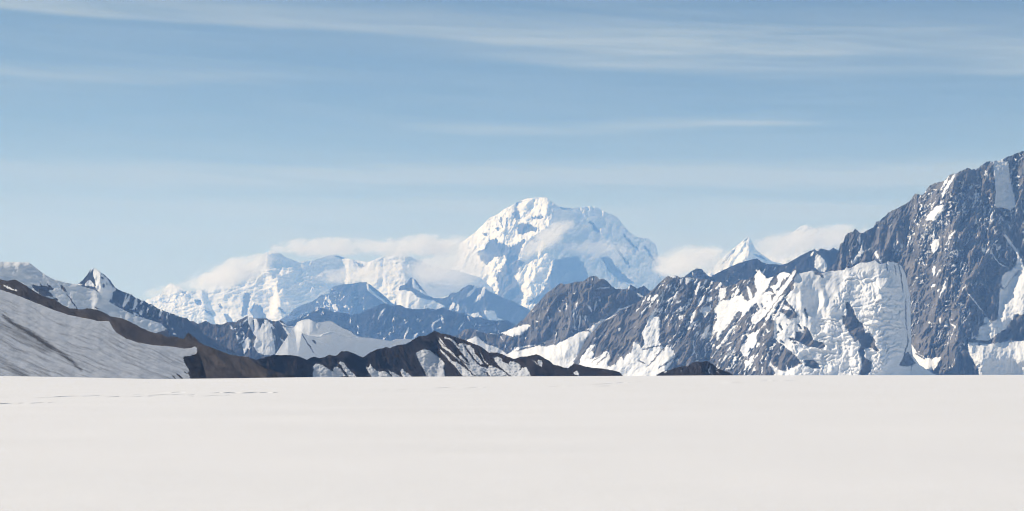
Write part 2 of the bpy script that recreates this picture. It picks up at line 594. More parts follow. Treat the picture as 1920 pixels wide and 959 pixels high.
# ------------------------------------------------------------------ snowfield
def snowfield():
    cx = np.array([-400, 0, 150, 300, 450, 600, 960, 1400, 1920, 2400], float)
    cy = np.array([703.5, 705.0, 708.0, 711.0, 709.3, 707.5, 706.0, 704.2, 703.2, 703.0])
    r = np.concatenate([np.linspace(-60, 6, 8), 6 * (700 / 6.0) ** np.linspace(0.01, 1, 230),
                        700 + np.linspace(0, 1, 60)[1:] ** 1.6 * 1600, np.array([3000, 5000, 9000, 15000, 25000, 38000, 49500])])
    a = np.linspace(-1, 1, 421)
    R, Aa = np.meshgrid(r, a, indexing='ij')
    w = 0.62 * np.maximum(R, 0) + 60.0
    X = Aa * w * (1 + 0.0 * R)
    Y = R
    px = 960 + F * np.divide(X, np.maximum(Y, 30.0))
    zc = 1.7 - (np.interp(px, cx, cy) - HOR) * 700.0 / F
    k = sstep(120, 700, R)
    Z = zc * k + 0.07 * fbm(X / 45.0, X * 0 + 2.0, 3, 13) * sstep(300, 700, R)
    Z += 0.05 * fbm(X / 28.0, Y / 22.0, 3, 3) * sstep(5, 60, R) * (1 - sstep(500, 690, R)) + 0.012 * fbm(X / 3.0, Y / 2.2, 3, 5) * (1 - sstep(60, 260, R))
    far = sstep(690, 2000, R)
    Z = Z * (1 - far) - 70.0 * far - 3.0 * sstep(2000, 9000, R)
    m, q, b = bsdf_mat("snowfield_snow")
    geo = q.new('ShaderNodeNewGeometry')
    pos = geo.outputs['Position']
    n1 = q.noise(q.mapping(pos, (0.06, 0.10, 0.1)), 1.0, 5.0, 0.6)
    n2 = q.noise(q.mapping(pos, (1.5, 2.5, 1.0)), 1.0, 4.0, 0.65)
    n4 = q.noise(q.mapping(pos, (5.0, 9.0, 5.0)), 1.0, 4.0, 0.75)
    nn = q.m('ADD', q.m('MULTIPLY', n1, 0.6), q.m('MULTIPLY', n4, 0.4))
    col = q.mix(q.smooth(nn, 0.36, 0.64), (0.803, 0.799, 0.803, 1), (0.846, 0.839, 0.843, 1))
    q.put(b.inputs['Base Color'], col)
    b.inputs['Roughness'].default_value = 0.7
    b.inputs['Specular IOR Level'].default_value = 0.25
    bp = q.new('ShaderNodeBump')
    bp.inputs['Strength'].default_value = 0.35
    bp.inputs['Distance'].default_value = 0.05
    gr = q.noise(pos, 60.0, 2.0, 0.7)
    q.put(bp.inputs['Height'], q.m('ADD', q.m('MULTIPLY', n2, 1.2), q.m('MULTIPLY', gr, 0.12)))
    q.l.new(bp.outputs[0], b.inputs['Normal'])
    o = grid_mesh("snowfield", np.stack([X, Y, Z], -1), len(r), len(a), None, m)
    return tag(o, "flat unbroken white snowfield filling the whole foreground", "snowfield")


snowfield()


# trampled line of tracks crossing the snowfield: low broken ridges of pushed-up snow
def track(name, label, pts, rows, seed):
    P = np.array(T(pts))
    rs = np.random.RandomState(seed)
    V, Q = [], []

    def ground(px, py):
        ux, uz = ray(px, py)
        Y = -EYE[2] / uz
        # allow for the gentle rise of the field towards its crest
        for _ in range(6):
            cxv = np.interp(px, [-400, 0, 150, 300, 450, 600, 960, 1400, 1920, 2400],
                            [703.5, 705.0, 708.0, 711.0, 709.3, 707.5, 706.0, 704.2, 703.2, 703.0])
            zc = (1.7 - (cxv - HOR) * 700.0 / F) * sstep(120, 700, Y)
            Y = (zc - EYE[2]) / uz
        return ux * Y, Y, zc
    L = P[:, 0]
    x = L[0]
    while x < L[-1]:
        seg = rs.uniform(18, 90)
        y0 = np.interp(x, L, P[:, 1]) + rs.choice(rows) + rs.uniform(-0.5, 0.5)
        x1 = min(x + seg, L[-1])
        y1 = np.interp(x1, L, P[:, 1]) + (y0 - np.interp(x, L, P[:, 1])) + rs.uniform(-0.4, 0.4)
        n = 15
        h0 = rs.uniform(0.10, 0.20)
        base = len(V)
        for k in range(n):
            u = k / (n - 1)
            px, py = x + (x1 - x) * u, y0 + (y1 - y0) * u + 0.25 * math.sin(u * 9 + x)
            X, Y, zg = ground(px, py)
            hh = h0 * Y / F * math.sin(math.pi * min(max(u, 0.03), 0.97)) ** 0.4 * (0.75 + 0.4 * rs.rand())
            wd = max(0.10, hh * 2.4)
            V += [(X, Y - wd * 0.9, zg - 0.03), (X, Y - wd * 0.15, zg + hh), (X, Y + wd * 1.6, zg - 0.03)]
        for k in range(n - 1):
            a = base + 3 * k
            Q += [(a, a + 3, a + 4, a + 1), (a + 1, a + 4, a + 5, a + 2)]
        x = x1 + (rs.uniform(-14, 6) if rs.rand() < 0.7 else rs.uniform(4, 26))
    me = bpy.data.meshes.new(name)
    me.from_pydata(V, [], Q)
    me.materials.append(TRK)
    o = bpy.data.objects.new(name, me)
    S.collection.objects.link(o)
    return tag(o, label, "track")


TRK, q_, b_ = bsdf_mat("track_snow")
gq = q_.new('ShaderNodeNewGeometry')
q_.put(b_.inputs['Base Color'], q_.mix(q_.noise(gq.outputs['Position'], 0.7, 3.0), (0.60, 0.62, 0.66, 1), (0.78, 0.78, 0.80, 1)))  # greyer than the field: shadow of the tracks put into the colour
b_.inputs['Roughness'].default_value = 0.8
track("snow_path", "long thin broken ski track crossing the snowfield from the left edge", "0 -60,750 60,746 200,743.5 300,741 480,735 600,732 760,729 960,724 1080,721.5 1180,718.5", [-1.2, 0.0, 0.0, 1.6], 5)
track("snow_path", "second faint ski track just above the long one on the left of the snowfield", "0 -60,748 60,747 120,743 300,738 420,737 520,736", [-2.0, 0.0, 1.0], 15)
track("snow_path", "short faint ski track below the long one at the left edge of the snowfield", "0 -60,758 0,757 90,755 200,751 320,746 430,741", [0.0], 25)
track("snow_path", "short dark double track near the middle of the snowfield's far edge", "0 1025,724.5 1080,724 1120,723 1165,723.5", [0.0, 1.0, -0.8], 35)
track("snow_path", "faint far track along the crest of the snowfield on the right", "0 1060,718 1160,717 1260,715.5 1380,716 1480,714.5 1560,712.5 1640,711 1760,708.5", [0.0, 1.0, -1.0], 45)

# ------------------------------------------------------------------ near slopes
M_ICE = mountain_mat("dirty_glacier_ice", 0.57, (0.030, 0.025, 0.021), (0.085, 0.067, 0.052), snow=(0.76, 0.77, 0.80),
                     dirt=(0.13, 0.122, 0.118), lean=0.5, edge=0.10, dmod=False, snow_bump=0.03)
M_MOR = mountain_mat("dark_moraine", 0.8, (0.018, 0.015, 0.013), (0.080, 0.063, 0.049), snow=(0.72, 0.73, 0.76),
                     lean=-0.5, edge=0.10)
M_DRK = mountain_mat("dark_ridge_rock", 0.9, (0.020, 0.017, 0.016), (0.055, 0.040, 0.031), snow=(0.66, 0.68, 0.72),
                     lean=-0.5, edge=0.10)


def ice_dirt_lit_edge(PX, PY, WX, WY):
    # debris bands run with the flow, from upper left to lower right
    U = PY - 0.42 * PX
    U = U + 5 * fbm(PX / 70, PY / 50, 2, 199)
    n = fbm(PX / 90.0, U / 5.0, 3, 201, 0.6)
    n2 = fbm(PX / 34.0, (PY - 0.50 * PX) / 2.6, 3, 211, 0.6)
    d = 0.04 + 0.30 * n + 0.26 * n2 * sstep(-0.2, 0.6, n + 0.4)
    d += 0.75 * sstep(-4, 3, shapes_sdf(["w=7 c 40,90 180,190 330,270 480,370 600,450 720,530 860,620 950,700 1040,780"], WX, WY))
    d += 0.40 * sstep(-10, 6, shapes_sdf(["w=22 c 0,200 200,300 420,400 620,520", "w=10 c 0,640 100,720 230,800 330,850"], WX, WY))
    d += 0.22 * sstep(-8, 8, shapes_sdf(["w=16 c 0,380 200,540 400,700 600,850"], WX, WY))
    d += 0.10 * sstep(600, 700, PY)
    d -= 0.35 * (1 - sstep(0, 14, PY - np.interp(PX, [0, 102, 200, 288, 369], [543, 582, 603, 648, 652])))  # paler along the crest: the lit top edge is put into the colour
    return np.clip(d, 0, 1)


mountain("glacier_slope", "grey streaked glacier tongue sloping down from the left edge", [(-200, 1880), (0, 1930), (375, 1950), (500, 1990)],
         "0 -160,485 a 0,435 130,475 300,540 500,620 700,700 880,760 1050,795 1200,822 1255,842 b 100,700 160,703 d 35,90 80,178 120,230 250,310 400,360 600,395 850,415 1000,440 1090,430 1130,410 1158,428 1180,475 1212,560 1240,660 1265,750 1280,810",
         M_ICE, cot=1.7, jag=0.4, fine=(2.0, 0.9), lean=2.2, ribs=[(34, 200, 0.6, 2), (9, 110, 0.22, 2)], soften=0.1, all_snow=True, snowfine=(0.5, 20.0), ctn=0.06, csm=70,
         rock=["d 1165,480 1120,525 1040,530 985,550 1000,620 1040,690 1065,720 1040,750 1090,840 1100,900 2200,900 2200,500 1300,300 1162,420",
               "w=2.5 d 850,795 890,830", "w=2.5 d 900,765 980,830", "w=2 d 1000,735 1060,770"],
         dirt=ice_dirt_lit_edge, seed=4, ends=(0.25, 1.5), wob=1.0, hide=716.0, cat='glacier')

mountain("moraine_ridge", "brown bare moraine ridge behind the left glacier, falling to the middle", [(-200, 3000), (200, 2700), (500, 2350), (700, 2300)],
         "0 -160,500 a 0,303 90,322 180,303 260,340 340,390 450,460 550,515 700,560 800,630 900,675 1070,690 1130,670 1250,695 1370,745 b 180,640 310,660 440,710 560,775 700,840 770,855 850,880 920,905 1000,895 1080,920 1130,935 1160,870 1195,850 1230,890 1300,940 e 640,350 700,390 790,420 900,465 1030,515 1100,525 1280,550 1370,640 0 500,692 530,701 560,708",
         M_MOR, cot=1.5, jag=0.7, ribs=[(24, 50, 4.5, 3), (8, 26, 1.8, 3)], fine=(2.2, 1.1), lean=0.9,
         snow=["w=3 a 40,375 130,420 210,445", "w=1.6 e 1040,512 1090,524"],
         spurs=[(9, 14, 40, "0 353,628 375,645 420,680 470,712")],
         tone0=0.42, seed=12, ends=(0.3, 0.8), wob=1.2, cat='ridge')

mountain("rocky_ridge", "almost black rock ridge with grey snow patches in front of the middle mountains", [(400, 2900), (820, 3100), (1170, 2950)],
         "0 455,690 e 1280,552 1370,585 f 300,640 400,620 480,590 700,590 800,600 930,650 1010,610 1100,630 1220,590 1290,600 g 200,605 280,538 370,545 460,580 550,622 650,550 760,510 850,490 900,500 980,465 1100,450 1200,390 1270,350 1370,340 h 130,270 240,210 330,245 450,265 520,300 640,330 720,370 830,410 940,490 1050,490 1130,520 1250,570 j 680,540 740,540 860,510 930,540 1030,600 1080,640 1180,670 1270,690 l 60,670 120,632 200,650 300,680 480,695 620,720 690,735 730,780 760,800",
         M_DRK, cot=1.15, jag=0.8, ribs=[(30, 60, 5.0, 3), (10, 30, 1.6, 3)], fine=(2.4, 0.9), lean=0.75,
         snow=["f 1005,870 1000,820 1015,780 1000,740 1050,700 1110,710 1190,760 1230,790 1270,800 1270,770 1290,750 1340,750 1370,790 1370,880 1000,885",
               "g 0,715 100,755 140,790 200,830 170,770 180,745 230,740 280,800 330,855 370,860 0,885",
               "g 240,690 270,670 300,680 330,730 400,800 470,870 370,870 330,820 290,760 260,710",
               "g 580,735 630,750 640,700 670,745 740,790 770,805 830,795 880,830 930,885 670,885 620,800",
               "g 880,780 930,810 960,820 1030,865 960,885 900,830", "g 1030,780 1060,770 1110,810 1190,875 1070,885 1040,820",
               "g 1230,565 1290,530 1340,515 1375,515 1375,860 1340,790 1270,670",
               "h 0,500 60,460 110,445 180,465 270,530 340,590 375,640 355,680 375,780 370,800 160,800 100,715 130,700 30,590 35,560",
               "w=4 h 295,340 340,410 430,470 500,540 560,600", "w=2.5 h 300,300 330,350 375,400", "w=4 h 310,455 360,500 430,580 480,640",
               "h 440,590 520,610 600,670 700,740 760,795 600,795 520,690", "w=4 h 370,295 450,320 500,370 545,430",
               "h 540,380 600,370 650,470 720,560 780,630 830,670 920,690 960,650 1030,680 1110,720 1200,795 960,795 880,735 920,795 770,795 700,730 620,640 540,550 570,520 640,600 690,640 670,590 560,460",
               "h 610,370 700,400 740,440 760,500 800,540 870,640 820,640 760,580 720,520 680,470", "w=2 h 830,500 880,600 940,660",
               "h 990,550 1040,540 1090,560 1120,610 1190,640 1210,600 1290,615 1330,640 1350,680 1330,740 1300,800 1230,800 1130,720 1050,650",
               "j 640,730 680,690 740,675 790,790 620,800", "j 810,580 850,610 890,650 870,600 890,580 935,590 940,620 925,670 860,640",
               "l 95,750 150,715 190,790 120,780"],
         rock=["w=2 h 470,520 560,620 640,690 760,795", "w=1.8 h 880,735 960,795", "w=1.5 h 1100,710 1210,790", "w=1.6 j 190,735 270,795", "w=2 h 540,545 620,620 690,650"],
         spurs=[(14, 30, 30, "0 640,660 660,690 680,716"), (12, 40, 34, "0 815,622 850,660 900,712"), (8, 16, 16, "0 690,655 715,690 735,712")],
         soften=0.6, tone0=0.4, seed=23, ends=(0.8, 0.8), wob=0.9, snowfine=(1.6, 7.0), cat='ridge')

mountain("rock_outcrop", "small dark rock hump rising behind the snowfield, right of the ridge's end", 3300,
         "n 75,780 150,735 230,720 300,690 420,665 480,665 520,630 590,600 650,610 700,600 740,605 800,640 860,690 960,730 1030,755 1070,780",
         M_DRK, cot=1.1, jag=0.6, ribs=[(14, 30, 2.2, 3)], fine=(2.0, 0.8), lean=0.2,
         snow=["w=2 n 770,660 745,720 760,770", "w=3 n 180,745 210,705"], auto=[(0.52, 6, 5, 5, 680, 712, 1322, 1350)],
         spurs=[(7, 12, 10, "0 1310,678 1322,712")],
         tone0=0.45, seed=31, ends=(2.0, 2.0), wob=0.8, cat='outcrop')

# ------------------------------------------------------------------ middle distance
GR_A, GR_B = (0.075, 0.073, 0.075), (0.165, 0.135, 0.118)


def mm(name, D, a=GR_A, b=GR_B, **k):
    return mountain_mat(name, D / F, a, b, **k)


mountain("snow_slope", "smooth snow covered mountain shoulder above the brown moraine at the left edge", 5600,
         "0 -160,470 a 0,75 100,80 230,80 370,85 430,130 520,200 650,285 800,335 1000,370 1060,395 1200,430 1280,480 b 50,360 180,460 300,530 500,630 700,690 840,735 870,770 915,805 930,850 950,959",
         mm("snow_slope_snow", 5600), cot=0.68, ctn=0.12, csm=70, jag=0.35, ribs=[(60, 60, 2, 2)], fine=(2.5, 0.6), all_snow=True, snowfine=(2.0, 22.0),
         rock=["a 405,370 440,370 500,385 530,390 500,335 530,360 545,378 620,400 600,350 650,390 700,440 640,430 620,460 680,500 690,518 640,525 540,510 470,460 420,410",
               "a 690,540 730,545 755,575 700,575", "w=4.5 a 785,390 820,425 845,465", "w=2.2 a 850,490 900,540 945,615 1000,690",
               "w=2.5 a 1230,660 1280,690", "b 770,856 840,835 918,806 960,830 960,980 760,980"],
         spurs=[(7, 16, 30, "0 176,545 182,556 188,600")],
         gentle=[(0.9, "a -200,70 380,85 400,120 200,125 0,160 -200,170"), (0.9, "b 230,520 500,630 840,735 910,805 770,855 560,775 310,660 290,600")],
         soften=0.6, seed=41, ends=(0.25, 3.0), wob=1.3, cat='mountain')

mountain("mountain_peak", "sharp snowy pyramid peak with a rocky ridge falling to its right, far left", 8200,
         "0 120,552 a 1000,360 1060,320 1110,255 1170,170 1190,155 1240,170 1280,205 1370,265 b 110,120 180,170 245,270 280,295 340,320 400,345 450,355 500,400 560,420 600,445 620,440 660,470 720,490 780,530 850,560 950,600 1000,610 1080,650 1160,660 1200,700 0 380,625",
         mm("pyramid_peak_rock", 8200, (0.040, 0.042, 0.046), (0.085, 0.078, 0.072)), cot=0.8, jag=0.8, ribs=[(9, 30, 3.0, 3), (4, 12, 0.8, 2)], lean=-0.25, fine=(2.0, 0.7),
         snow=["a 1175,165 1195,155 1245,172 1282,205 1300,300 1370,262 1380,300 1460,450 1400,600 1300,520 1220,400 1215,300 1190,250 1160,200",
               "a 1090,370 1120,320 1150,310 1190,340 1220,400 1090,385", "w=3 a 1000,370 1060,370", "b 0,50 45,65 110,120 180,170 245,270 255,300 220,340 200,430 100,340 0,290",
               "w=3 b 395,350 370,440 340,510", "w=5 b 440,360 400,440 350,520", "w=6 b 520,410 510,480 480,550", "w=4 b 600,450 570,480", "w=3 b 670,530 660,590",
               "w=6 b 840,560 820,640", "w=3 b 915,600 905,690", "w=3 b 945,600 940,625", "w=3 b 915,750", "w=7 b 585,570 570,620", "w=4 b 480,600 540,630"],
         rock=["b 240,260 170,170 100,110 60,80 150,160 210,260", "w=3 b 70,140 85,150", "w=4 b 90,230 100,265", "w=2.5 b 140,215 135,240",
               "w=3.5 a 1190,180 1180,240 1210,320 1220,390", "w=3 a 1310,270 1330,300"],
         auto=[(0.60, 5, 5, 9, 540, 640, 212, 350)], spurs=[(14, 16, 20, "0 174,503 186,512 190,545")],
         seed=52, ends=(0.6, 0.6), wob=0.9, soften=0.5)

mountain("snow_mountain", "grey rock mountain with a broad pale snow gully down its face, behind the dark ridge", 9300,
         "0 292,640 e 200,195 260,185 340,150 420,100 500,80 560,85 620,120 680,100 720,80 800,125 870,125 930,130 1000,100 1060,95 1110,100 1160,65 f 150,95 190,100 280,125 330,115 400,120 430,130 480,155 560,150 600,145 650,190 690,215 790,232 860,300 0 578,645 592,682",
         mm("gully_mountain_rock", 9300, (0.058, 0.058, 0.062), (0.13, 0.115, 0.10)), cot=0.9, jag=0.9, ribs=[(16, 40, 4.5, 3), (6, 16, 1.2, 3)], lean=-0.2, fine=(2.0, 0.8),
         snow=["f 160,110 190,95 230,120 285,125 300,190 330,240 350,200 385,130 430,150 470,240 500,370 520,500 525,575 440,600 360,590 290,560 245,480 245,420 280,360 230,310 210,240 180,200",
               "f 175,350 205,400 200,450 160,530 115,590 105,520 100,450 150,370", "w=3 f 180,100 100,190",
               "f 610,215 700,240 780,235 860,330 960,520 990,620 920,620 780,510 730,440 690,340 640,270", "w=3 f 130,330 110,400 60,440",
               "w=3 f 510,330 520,400", "w=4 f 590,380 660,450", "w=3 f 30,340 50,390", "w=4 e 360,150 400,120", "w=2.5 e 450,110 485,98",
               "w=3 e 1040,140 1080,200", "w=3 e 1120,270 1140,320 1165,285", "f 560,150 650,200 700,215 790,225 700,240 600,200", "w=6 f 500,240 440,180"],
         rock=["w=2 f 240,140 250,280", "f 285,130 330,115 380,120 385,190 330,175", "w=3 f 320,230", "w=2 f 720,330 735,370"],
         auto=[(0.74, 5, 6, 9, 600, 690, 300, 560)], spurs=[(9, 20, 24, "0 462,594 440,640 420,700"), (8, 14, 20, "0 527,603 560,650 585,690"), (5, 10, 16, "0 360,600 350,640")],
         seed=63, ends=(0.7, 0.7), wob=1.0, soften=0.75)

mountain("snow_dome", "rounded white snow dome behind the smooth grey snow ridge, left of centre", [(540, 7900), (600, 7950), (720, 8500)],
         "0 548,618 f 790,200 800,170 870,140 960,130 1000,150 1050,180 1120,165 1210,145 1260,160 g 220,200 290,240 400,285 430,320 490,350 620,366 0 720,645",
         mm("snow_dome_snow", 8000), cot=0.45, ctn=0.06, csm=80, jag=0.2, fine=(2.5, 0.4), all_snow=True, snowfine=(0.6, 20.0),
         gentle=[(1.2, "f 780,190 960,120 1010,150 1080,210 1080,340 960,350 790,240")],
         spurs=[(8, 34, 12, "f 1000,150 1060,210 1090,330")], seed=71, ends=(1.5, 1.0), cat='mountain')

mountain("snow_ridge", "smooth grey snow ridge with bright cornices just behind the black rocks", [(540, 6900), (660, 7250), (820, 7700)],
         "0 566,625 f 960,345 1060,352 1130,318 1220,292 1300,306 g 220,325 340,355 460,362 620,366 760,385 860,400 920,410 980,385 1090,380 1200,388 0 800,660",
         mm("snow_ridge_snow", 7200), cot=0.30, ctn=0.02, csm=110, leak=4.0, jag=0.25, fine=(2.5, 0.4), all_snow=True, snowfine=(0.5, 26.0),
         gentle=[(3.4, "f 1060,352 1130,315 1220,290 1250,300 1180,350 1120,372 1060,362"), (3.0, "g 320,340 400,345 400,370 340,375"), (3, "g 490,345 530,345 540,358 490,364"),
                 (3, "g 640,360 680,360 680,375 640,378"), (3, "g 910,412 980,385 1050,380 1000,410 940,425")],
         rock=["w=3.5 f 1010,400 1040,450", "w=2 f 850,300 900,380 960,470 1010,560"],
         seed=77, ends=(6.0, 1.2), wob=0.8, cat='ridge')

mountain("hazy_ridge", "dark blue hazy rock ridge in the middle distance, left of centre", 17500,
         "0 500,640 A 0,305 70,290 150,245 220,220 290,180 370,150 430,180 500,205 580,210 680,235 780,215 850,180 930,150 1000,115 1060,115 1110,140 1200,125 1250,150 1300,165 z 80,685 180,685 240,675 330,690 390,670 450,690 550,720 640,735 720,775 800,770 880,800 950,805 1000,820 1080,800 1130,825 1180,855 1250,900",
         mm("hazy_ridge_rock", 17500, (0.016, 0.018, 0.021), (0.034, 0.032, 0.031)), cot=0.9, jag=0.9, ribs=[(14, 34, 4.0, 3), (5, 14, 1.0, 3)], lean=-0.3, fine=(2.0, 0.7),
         snow=["w=3.5 g 830,5 780,60 750,130", "w=2 g 390,110 388,210", "w=2 g 905,300 880,330", "w=5 g 1250,315 1190,380", "w=4 g 1135,240 1110,310 1080,380",
               "w=2 g 480,200 495,270", "w=2.5 g 1330,280 1320,310", "w=4 h 325,10 345,110", "w=4 h 300,60 210,130 215,210", "w=3 h 610,100 550,190", "w=2.5 h 330,160 260,185",
               "w=3 A 290,190 330,175", "w=2.5 A 370,152 410,165", "w=2 A 370,190 385,235", "w=2 h 660,20 690,90", "w=2 g 1130,150 1090,185", "w=2 A 220,230 170,260",
               "w=2.5 A 1040,160 1000,200 970,260"] + streaks(60, (570, 590, 940, 640), -0.3, 33, (4, 14), (0.7, 1.7), ([560, 640, 710, 850, 960], [600, 590, 572, 580, 605])),
         auto=[(0.80, 5, 5, 9, 580, 640, 560, 900)], seed=83, ends=(1.0, 1.0), wob=0.7, soften=0.5)

mountain("blue_mountain", "pale blue rocky mountain with one bright snow streak under low cloud, left of centre", 27000,
         "0 525,600 x 570,920 620,870 700,820 760,800 840,770 880,740 930,700 1020,690 y 110,700 150,670 200,655 330,640 440,625 500,625 560,670 640,730 700,780 760,840 0 750,580",
         mm("blue_mountain_rock", 27000, (0.045, 0.047, 0.052), (0.08, 0.078, 0.075)), cot=0.9, jag=0.8, ribs=[(18, 40, 4.0, 3)], lean=-0.2, fine=(2.0, 0.6),
         snow=["w=5 y 505,640 520,700 600,770 720,855", "w=6 y 60,790 120,850", "w=8 y 140,880 180,920", "w=3 y 190,740", "w=3 y 330,770", "w=6 y 260,885 300,885", "w=3 y 340,890",
               "x 570,920 620,860 560,850 540,900"] + streaks(40, (570, 560, 730, 600), -0.2, 34, (3, 9), (0.7, 1.8), ([560, 640, 690, 740], [590, 540, 534, 570])),
         auto=[(0.38, 6, 5, 6, 550, 590, 596, 630)], spurs=[(8, 30, 10, "y 500,625 530,720 720,850")], seed=91, ends=(0.9, 0.9), wob=0.9, soften=0.4)

mountain("blue_mountain", "pale blue mountain with a small snow faced pyramid, below the great white massif", 26000,
         "0 740,570 z -60,440 0,420 60,345 110,370 170,450 240,535 300,555 380,560 460,545 490,510 550,510 610,460 680,425 730,430 770,460 850,445 890,490 960,520 1060,570 1150,600 1230,640 1330,690 1400,740",
         mm("blue_pyramid_rock", 26000, (0.045, 0.047, 0.052), (0.08, 0.078, 0.075)), cot=0.85, jag=0.7, ribs=[(14, 40, 3.0, 3)], lean=-0.5, fine=(2.0, 0.5),
         snow=["z 70,350 110,372 160,450 235,530 220,548 150,490 80,460 75,400", "w=5 z 240,535 300,552 380,555 450,548", "w=7 z 520,620 480,690", "w=6 z 570,640 550,700",
               "w=6 z 750,450 690,520 660,550", "w=7 z 850,450 820,530 750,600", "z 660,735 780,720 820,770 720,775", "z 830,700 960,700 980,770 1050,800 960,810 880,795",
               "z -100,480 0,480 80,500 130,560 230,580 300,590 430,660 330,695 0,685 -100,680", "w=3 z 850,600"] + streaks(30, (850, 550, 980, 600), -0.4, 35, (3, 10), (0.7, 1.7), ([850, 880, 1000], [545, 540, 590])),
         rock=["w=4 z 100,375 170,465 235,525"], spurs=[(9, 8, 14, "z 62,345 72,470"), (6, 14, 14, "z 680,425 620,600")],
         seed=97, ends=(0.9, 0.9), wob=0.9, soften=0.5)

# ------------------------------------------------------------------ far white mountains
FA, FB = (0.08, 0.082, 0.088), (0.14, 0.135, 0.13)
mountain("snow_mountain", "long far white glaciated mountain range half hidden in cloud, left of the massif", [(270, 33900), (420, 33700), (500, 33900), (640, 34700), (760, 34300), (900, 35200)],
         "w 90,640 180,610 250,570 300,490 340,470 420,500 520,550 0 380,543 415,530 450,508 x 210,350 280,290 340,250 380,232 460,245 0 535,482 560,492 590,488 622,476 650,485 690,492 722,480 748,474 775,484 810,498 850,506 900,520",
         mm("far_range_snow", 34000, FA, FB), cot=1.0, csm=50, jag=0.7, ribs=[(44, 34, 5, 3)], lean=-0.3, fine=(2.2, 0.6), all_snow=True, snowfine=(2.2, 12.0),
         icefall=["w 180,610 330,500 520,560 700,660 760,740 800,880 600,870 400,800 250,740 90,650",
                  "x 330,350 480,330 620,400 800,470 900,560 1000,640 850,760 640,860 560,830 460,760 440,560 300,450",
                  "0 720,560 740,530 790,530 830,560 850,600 700,600"], serac=(14, 5, 1.2), bench=[(0.75, 30, 9, 'w 180,610 330,500 520,560 700,660 760,740 800,900 600,900 400,850 250,760 90,650'), (0.8, 34, 9, 'x 330,350 480,330 620,400 800,470 900,560 1000,640 850,760 640,860 560,830 460,760 440,560 300,450'), (0.6, 30, 8, '0 720,560 740,530 790,530 830,560 850,600 700,600')],
         rock=["w 1130,570 1200,570 1190,650 1160,800 1100,830 1110,700", "w 1230,680 1310,710 1370,830 1380,900 1250,900 1200,760",
               "w 610,650 670,640 680,690 630,700", "w 440,540 520,555 500,580 440,560", "y 130,330 220,330 300,360 240,380", "y 380,400 440,430 500,460 430,480",
               "w=4 w 720,760 790,810", "w=3 w 870,680 880,740", "w=2 w 1000,490 990,540", "w 910,790 960,800 1010,880 940,880", "w=4 x 470,840 540,900"],
         auto=None, gentle=[(-0.85, "x -100,480 260,430 430,560 450,700 380,900 -250,900 -350,560"), (-0.5, "w 700,520 1100,500 1150,800 800,720"),
                            (-0.7, "x 240,370 300,310 380,240 460,290 520,400 480,440 360,390 330,400 270,400"),
                            (0.7, "x 330,340 480,330 620,400 800,470 900,560 1000,640 850,760 560,780 470,560"), (-0.6, "x 560,300 760,350 900,480 1000,600 1200,600 1200,330 700,250")],
         spurs=[(12, 22, 26, "0 507,470 498,500 520,540 530,600"), (8, 20, 20, "0 318,534 330,560 400,600")],
         soften=0.35, seed=103, ends=(0.9, 0.9), wob=1.8)

mountain("snow_massif", "huge domed white massif dominating the centre horizon, wrapped in thin cloud", [(840, 37100), (1030, 36000), (1260, 37300)],
         "0 850,500 B 0,560 100,490 170,440 240,370 330,280 420,240 480,190 560,150 640,105 740,70 850,60 940,60 1000,110 1060,150 1110,165 1200,175 1280,165 1370,160 C 370,155 440,160 540,215 620,245 680,280 720,340 800,430 870,475 930,490 1000,500 1040,535 1080,560 1100,640 1140,750 1200,880 0 1290,575",
         mm("massif_snow", 36500, FA, FB), cot=1.0, jag=0.6, ribs=[(34, 60, 10, 3), (13, 30, 5.0, 3), (5, 12, 1.9, 2)], lean=-0.3, fine=(2.0, 0.8), all_snow=True, snowfine=(1.8, 8.0),
         dust=[(0.75, 'B 180,600 420,600 720,520 620,1000 180,1000'), (0.45, 'C 300,250 700,400 1100,1000 0,1000 0,600')],
         rock=["B 640,345 690,330 740,335 800,370 850,390 830,420 740,430 690,455 640,450 630,400", "B 570,230 620,190 640,180 650,250 660,290 610,300", "B 265,440 320,430 300,470 260,470",
               "w=4 B 780,280 850,280 900,260", "w=3 B 440,260 470,380", "w=4 B 400,390 440,395", "w=4 B 520,280 510,360", "w=2.5 B 640,110 610,200",
               "B 330,520 400,500 430,540 560,590 600,570 700,500 720,520 680,580 650,640 640,720 700,760 640,830 600,900 640,1000 700,1100 640,1250 400,1250 430,1050 400,900 480,800 520,690 450,690 380,700 300,780 240,740 200,650 280,600",
               "C 0,740 100,710 250,690 300,760 350,880 420,1010 300,1200 -300,1200 -120,1050 -60,900", "C 500,700 580,690 640,780 700,850 850,980 700,970 560,830",  # blue face, part rock, and the band beside it: shade painted in rock colour
               "w=5 C 60,170 160,180", "w=7 C 380,320 470,430", "w=4 C 740,460 900,640", "w=4 C 960,580 1080,760", "w=4 C 640,560 800,800"],
         snow=[], auto=None,
         spurs=[(24, 34, 40, "0 1022,373 1036,386 1038,410 1018,432 990,450 972,480"), (14, 26, 30, "0 1105,388 1122,410 1128,440 1160,480 1200,530 1240,590"),
                (12, 22, 30, "0 958,388 950,420 930,470"), (10, 18, 22, "0 1015,500 990,540 985,590"), (10, 18, 26, "0 1075,440 1100,500 1140,560")],
         gentle=[(0.8, "B 660,240 760,170 950,150 990,220 940,250 800,260 720,300"), (-0.5, "B 640,340 850,390 700,460 630,440"), (0.5, "B 500,300 650,480 560,590 420,600 250,430 350,270 480,190"),
                 (-0.5, "C -20,150 60,170 260,180 460,360 540,640 250,680 0,500"), (0.5, "C 560,700 1100,1000 900,1100 600,850")],
 soften=0.2, seed=111, ends=(0.9, 0.9), wob=2.2)
